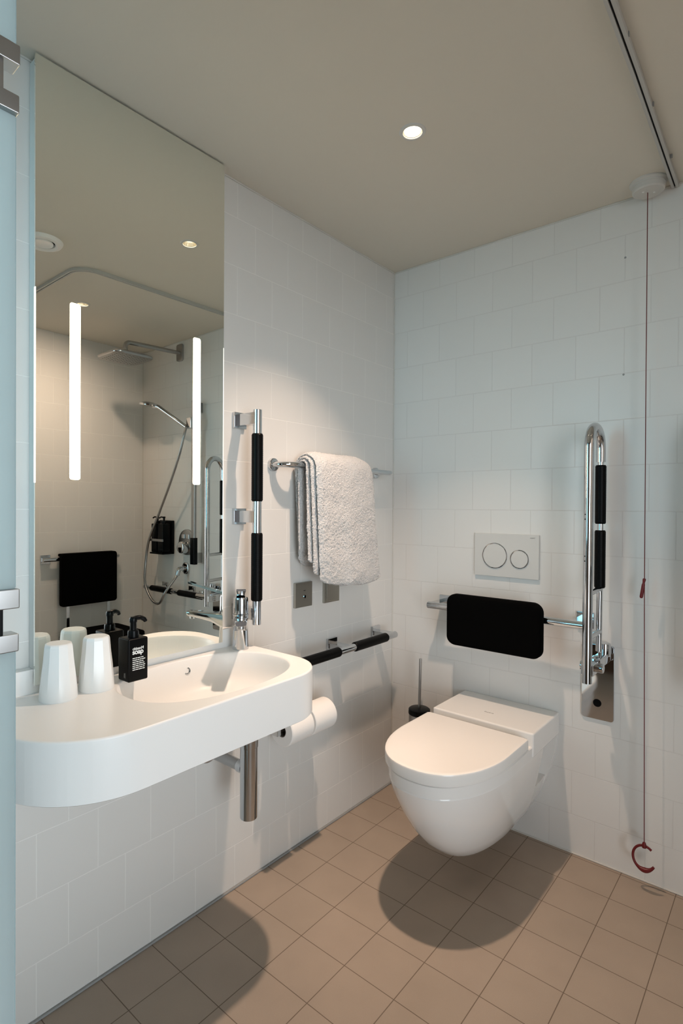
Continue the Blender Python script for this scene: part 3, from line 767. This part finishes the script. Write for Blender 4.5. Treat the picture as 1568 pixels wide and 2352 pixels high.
# wall plugs on the back wall
for i, (x, z) in enumerate(((.900, 2.037), (.8985, 1.652))):
    o = obj('wall_plug', lathe(bmesh.new(), [(0,.0015),(.0025,.0015),(.0035,0),(0,0)], (x, 0, z), (0,-1,0), 16), M_DSIL, None)
    tag(o, ['tiny grey screw plug in the back wall tiles near the ceiling', 'tiny grey screw plug in the back wall tiles above the folded rail'][i], 'wall plug')

# ------------------------------------------------------------ glass door at the left edge
t = thing('glass_door', 'frosted glass door edge with chrome clamp hinges at the left side of the photo', 'door', (.604, -1.80, .02))
GY = -1.776
zh = [(1.030, 1.107), (1.687, 1.770)]
out = [(GY, .02), (GY, 1.045), (GY-.045, 1.045), (GY-.045, 1.093), (GY, 1.093), (GY, 1.700), (GY-.045, 1.700), (GY-.045, 1.757), (GY, 1.757), (GY, 2.19), (YR+.002, 2.19), (YR+.002, .02)]
obj('pane', prism(bmesh.new(), out, lambda u, v, d: (.600+d, u, v), 0, .008), M_GLA, t, smooth=False)
bm = bmesh.new()
for z0, z1 in ((.021,1.03),(1.108,1.686),(1.771,2.189)): box(bm, .6003, .6077, GY-.0001, GY+.0012, z0, z1)
obj('edge_seal', bm, M_GEDGE, t, smooth=False)
for z0, z1 in zh:
    h_ = obj('hinge', B(.592, .616, GY-.052, GY+.002, z0, z0+.022, bev=.0015), M_BCHR, t)
    obj('upper_jaw', B(.592, .616, GY-.052, GY+.003, z1-.024, z1, bev=.0015), M_BCHR, h_)
    obj('hinge_bar', B(.597, .611, GY-.036, GY-.014, z0+.020, z1-.022, bev=.0015), M_BPL if z0 < 1.3 else M_BCHR, h_)

# ------------------------------------------------------------ shower corner (seen in the mirror)
# rain shower
sx = 1.646
t = thing('rain_shower', 'square chrome rain shower head on a wall arm, seen in the mirror', 'shower head', (sx, 0, 2.165))
obj('wall_flange', prism(bmesh.new(), rrect(.062, .105, .014), lambda u, v, d: (sx+u, -d, 2.155+v), 0, .012, bev=.003), M_BCHR, t)
obj('arm', tube(bmesh.new(), fillet([(sx,-.008,2.153),(sx,-.375,2.140),(sx,-.375,2.075)], .045), .0125, 20), M_BCHR, t)
hd = bmesh.new(); rings = []
for z, e in ((2.042,.003),(2.046,0),(2.054,0),(2.062,.010),(2.070,.045),(2.078,.085),(2.082,.095)):
    rings.append([(sx+u, -.375+v, z) for u, v in rrect(.24-2*e, .24-2*e, max(.045-e*.3, .01), 8)])
loft(hd, rings); hd_o = obj('spray_head', hd, M_BCHR, t, angle=50)
bm = bmesh.new()
for i in range(9):
    for j in range(9): lathe(bm, [(0,-.002),(.0025,-.002),(.0035,.0005)], (sx-.088+i*.022, -.463+j*.022, 2.042), n=8)
obj('nozzles', bm, M_DSIL, hd_o)
obj('swivel', lathe(bmesh.new(), [(0,0),(.018,0),(.020,.008),(.015,.020),(0,.022)], (sx,-.375,2.078), n=28), M_CHR, t)
# slide rail + hand shower
bxx = 1.435
t = thing('shower_slide_rail', 'vertical slide rail for the hand shower, seen in the mirror behind the right light strip', 'shower rail', (bxx, 0, .87))
obj('rail', B(bxx-.016, bxx+.016, -.062, -.045, .862, 1.83, bev=.003), M_BCHR, t)
for z in (.90, 1.79): obj('mount', B(bxx-.014, bxx+.014, -.046, 0, z-.03, z+.03, bev=.003), M_BCHR, t)
obj('end_cover', B(bxx-.020, bxx+.020, -.066, -.040, .862, 1.02, bev=.003), M_BPL, t)
obj('slider', B(bxx-.024, bxx+.024, -.095, -.040, 1.660, 1.725, bev=.006), M_CHR, t)
t = thing('hand_shower', 'oval chrome hand shower tilted out from its slide rail, seen in the mirror', 'hand shower', (1.46, -.11, 1.68))
hb = Vector((1.448,-.100,1.668)); he = Vector((1.63,-.165,1.795)); hc = Vector((1.700,-.19,1.815))
obj('handle', tube(bmesh.new(), [hb, hb.lerp(he,.3), hb.lerp(he,.7), he, he.lerp(hc,.5)], [.011,.0125,.012,.013,.015], 20), M_CHR, t)
ax3 = Vector((-.10,-.02,-1)).normalized()
hh = lathe(bmesh.new(), [(0,.010),(.050,.010),(.058,.006),(.060,0),(.056,-.008),(.03,-.016),(0,-.018)], Vector((0,0,0)), (0,0,-1), 40)
bmesh.ops.scale(hh, vec=(1.15,.85,1), verts=hh.verts); bmesh.ops.rotate(hh, cent=(0,0,0), matrix=Matrix.Rotation(-.16,3,'Y'), verts=hh.verts); bmesh.ops.translate(hh, vec=hc, verts=hh.verts)
obj('spray_plate', hh, M_CHR, t)
t_h = obj('shower_hose', tube(bmesh.new(), smooth_path([hb, (1.452,-.115,1.61), (1.49,-.12,1.50), (1.60,-.11,1.33), (1.735,-.095,1.155), (1.83,-.10,1.0), (1.868,-.10,.86), (1.835,-.126,.72), (1.75,-.132,.628), (1.67,-.132,.615), (1.61,-.128,.69), (1.586,-.085,.76), (1.585,-.064,.785)], 8), .0075, 14), M_BCHR, None)
tag(t_h, 'long metal shower hose looping down from the hand shower, seen in the mirror', 'hose')
# mixer valve and outlet
t = thing('shower_valve', 'round chrome thermostat plate with a lower control knob, seen in the mirror', 'shower valve', (1.58, 0, .98))
obj('wall_disc', lathe(bmesh.new(), [(0,.014),(.070,.014),(.078,.010),(.080,0),(0,0)], (1.568,0,.985), (0,-1,0), 56), M_BCHR, t)
obj('knob', lathe(bmesh.new(), [(0,.045),(.030,.045),(.036,.040),(.038,0),(0,0)], (1.568,-.012,.955), (0,-1,0), 40), M_CHR, t)
for dx in (-.022, .022): obj('push_button', B(1.568+dx-.015, 1.568+dx+.015, -.020, -.012, 1.005, 1.035, bev=.003), M_CHR, t)
t = thing('hose_outlet', 'small round chrome hose connector on the wall below the thermostat, seen in the mirror', 'wall outlet', (1.585, 0, .82))
obj('rosette', lathe(bmesh.new(), [(0,.012),(.030,.012),(.036,.008),(.037,0),(0,0)], (1.58,0,.825), (0,-1,0), 36), M_CHR, t)
obj('elbow', tube(bmesh.new(), fillet([(1.58,-.010,.825),(1.582,-.055,.825),(1.584,-.062,.785)], .02), .013, 18), M_CHR, t)
# bottle holder
t = thing('bottle_holder', 'black wall holder carrying two pump bottles in the shower, seen in the mirror', 'bottle holder', (1.79, 0, .93))
obj('back_panel', B(1.705, 1.845, -.020, 0, .905, 1.115, bev=.003), M_BPL, t)
obj('retaining_band', B(1.700, 1.850, -.092, -.084, .985, 1.000, bev=.001), M_BCHR, t)
obj('tray', B(1.705, 1.845, -.088, -.018, .905, .915, bev=.002), M_BPL, t)
def sbottle(x, label):
    q = thing('pump_bottle', label, 'pump bottle', (x, -.05, .915), 'black pump bottles in the shower holder')
    obj('bottle', B(x-.029, x+.029, -.080, -.024, .9155, 1.095, bev=.005), M_BPL, q)
    pm = obj('pump', lathe(bmesh.new(), [(0,0),(.013,0),(.013,.016),(.006,.018),(.006,.034),(.009,.036),(.009,.044),(0,.046)], (x,-.052,1.095), n=24), M_BPL, q)
    obj('nozzle', tube(bmesh.new(), [(x,-.052,1.135),(x,-.075,1.137),(x,-.086,1.130)], .0045, 10), M_BPL, pm)
    return q
sbottle(1.812, 'black pump bottle nearer the shower corner in the wall holder, seen in the mirror')
sbottle(1.742, 'black pump bottle nearer the thermostat in the wall holder, seen in the mirror')
# horizontal rail in the shower
SZ = .690
t = thing('grab_rail', 'horizontal chrome grab rail with black grips in the shower corner, seen in the mirror', 'grab rail', (1.54, 0, SZ))
obj('bar', cyl(bmesh.new(), (1.895,-.09,SZ), (1.21,-.09,SZ), .0135, n=32, bev=.0015), M_CHR, t)
for x in (1.795, 1.515, 1.36): obj('bracket', bracket(x, 0, SZ+.004, .09, 'h', 'y', .055), M_CHR, t, angle=30)
obj('grip', grip((1.82,-.09,SZ),(1.60,-.09,SZ)), M_BLK, t); obj('grip', grip((1.53,-.09,SZ),(1.30,-.09,SZ)), M_BLK, t)
# shower seat on the right wall
t = thing('hanging_shower_chair', 'black hanging shower seat with backrest on a chrome rail, seen in the mirror', 'shower chair', (W, -.41, .45))
obj('rail', cyl(bmesh.new(), (W-.036,-.665,.888), (W-.036,-.195,.888), .0120, n=32, bev=.0015), M_CHR, t)
for y in (-.640, -.235): obj('bracket', bracket(0, y, .888, .036, 'h', 'r', .055), M_CHR, t, angle=30)
obj('backrest', prism(bmesh.new(), rrect(.350, .312, .018, 5), lambda u, v, d: (W-.054-d, -.405+u, .766+v), .0, .030, bev=.006, seg=3), M_PAD, t)
obj('top_flap', B(W-.082, W-.020, -.575, -.235, .903, .921, bev=.006), M_PAD, t)
for y in (-.535, -.280): obj('strut', B(W-.070, W-.062, y-.009, y+.009, .47, .64, bev=.001), M_CHR, t)
obj('seat', prism(bmesh.new(), rrect(.36, .36, .045, 8), lambda u, v, d: (W-.070-.18+u, -.410+v, .425+d), 0, .045, bev=.010, seg=3), M_PAD, t)
obj('seat_frame', B(W-.10, W-.001, -.56, -.26, .40, .425, bev=.003), M_CHR, t)
# ceiling vent
t = thing('ceiling_vent', 'round white ceiling vent in front of the mirror, seen in its left edge', 'vent', (.955, -1.123, H))
obj('vent_ring', lathe(bmesh.new(), [(.045,-.001),(.047,-.010),(.055,-.015),(.068,-.012),(.074,-.004),(.075,0),(.045,0)], (.955,-1.123,H), n=56), M_SOLID, t)
obj('vent_disc', lathe(bmesh.new(), [(0,-.008),(.030,-.009),(.038,-.013),(.040,-.009),(.036,-.003),(0,-.002)], (.955,-1.123,H), n=48), M_SOLID, t)
obj('vent_throat', lathe(bmesh.new(), [(0,-.0008),(.046,-.0008),(.046,-.0003),(0,-.0003)], (.955,-1.123,H), n=40), M_DARK, t)
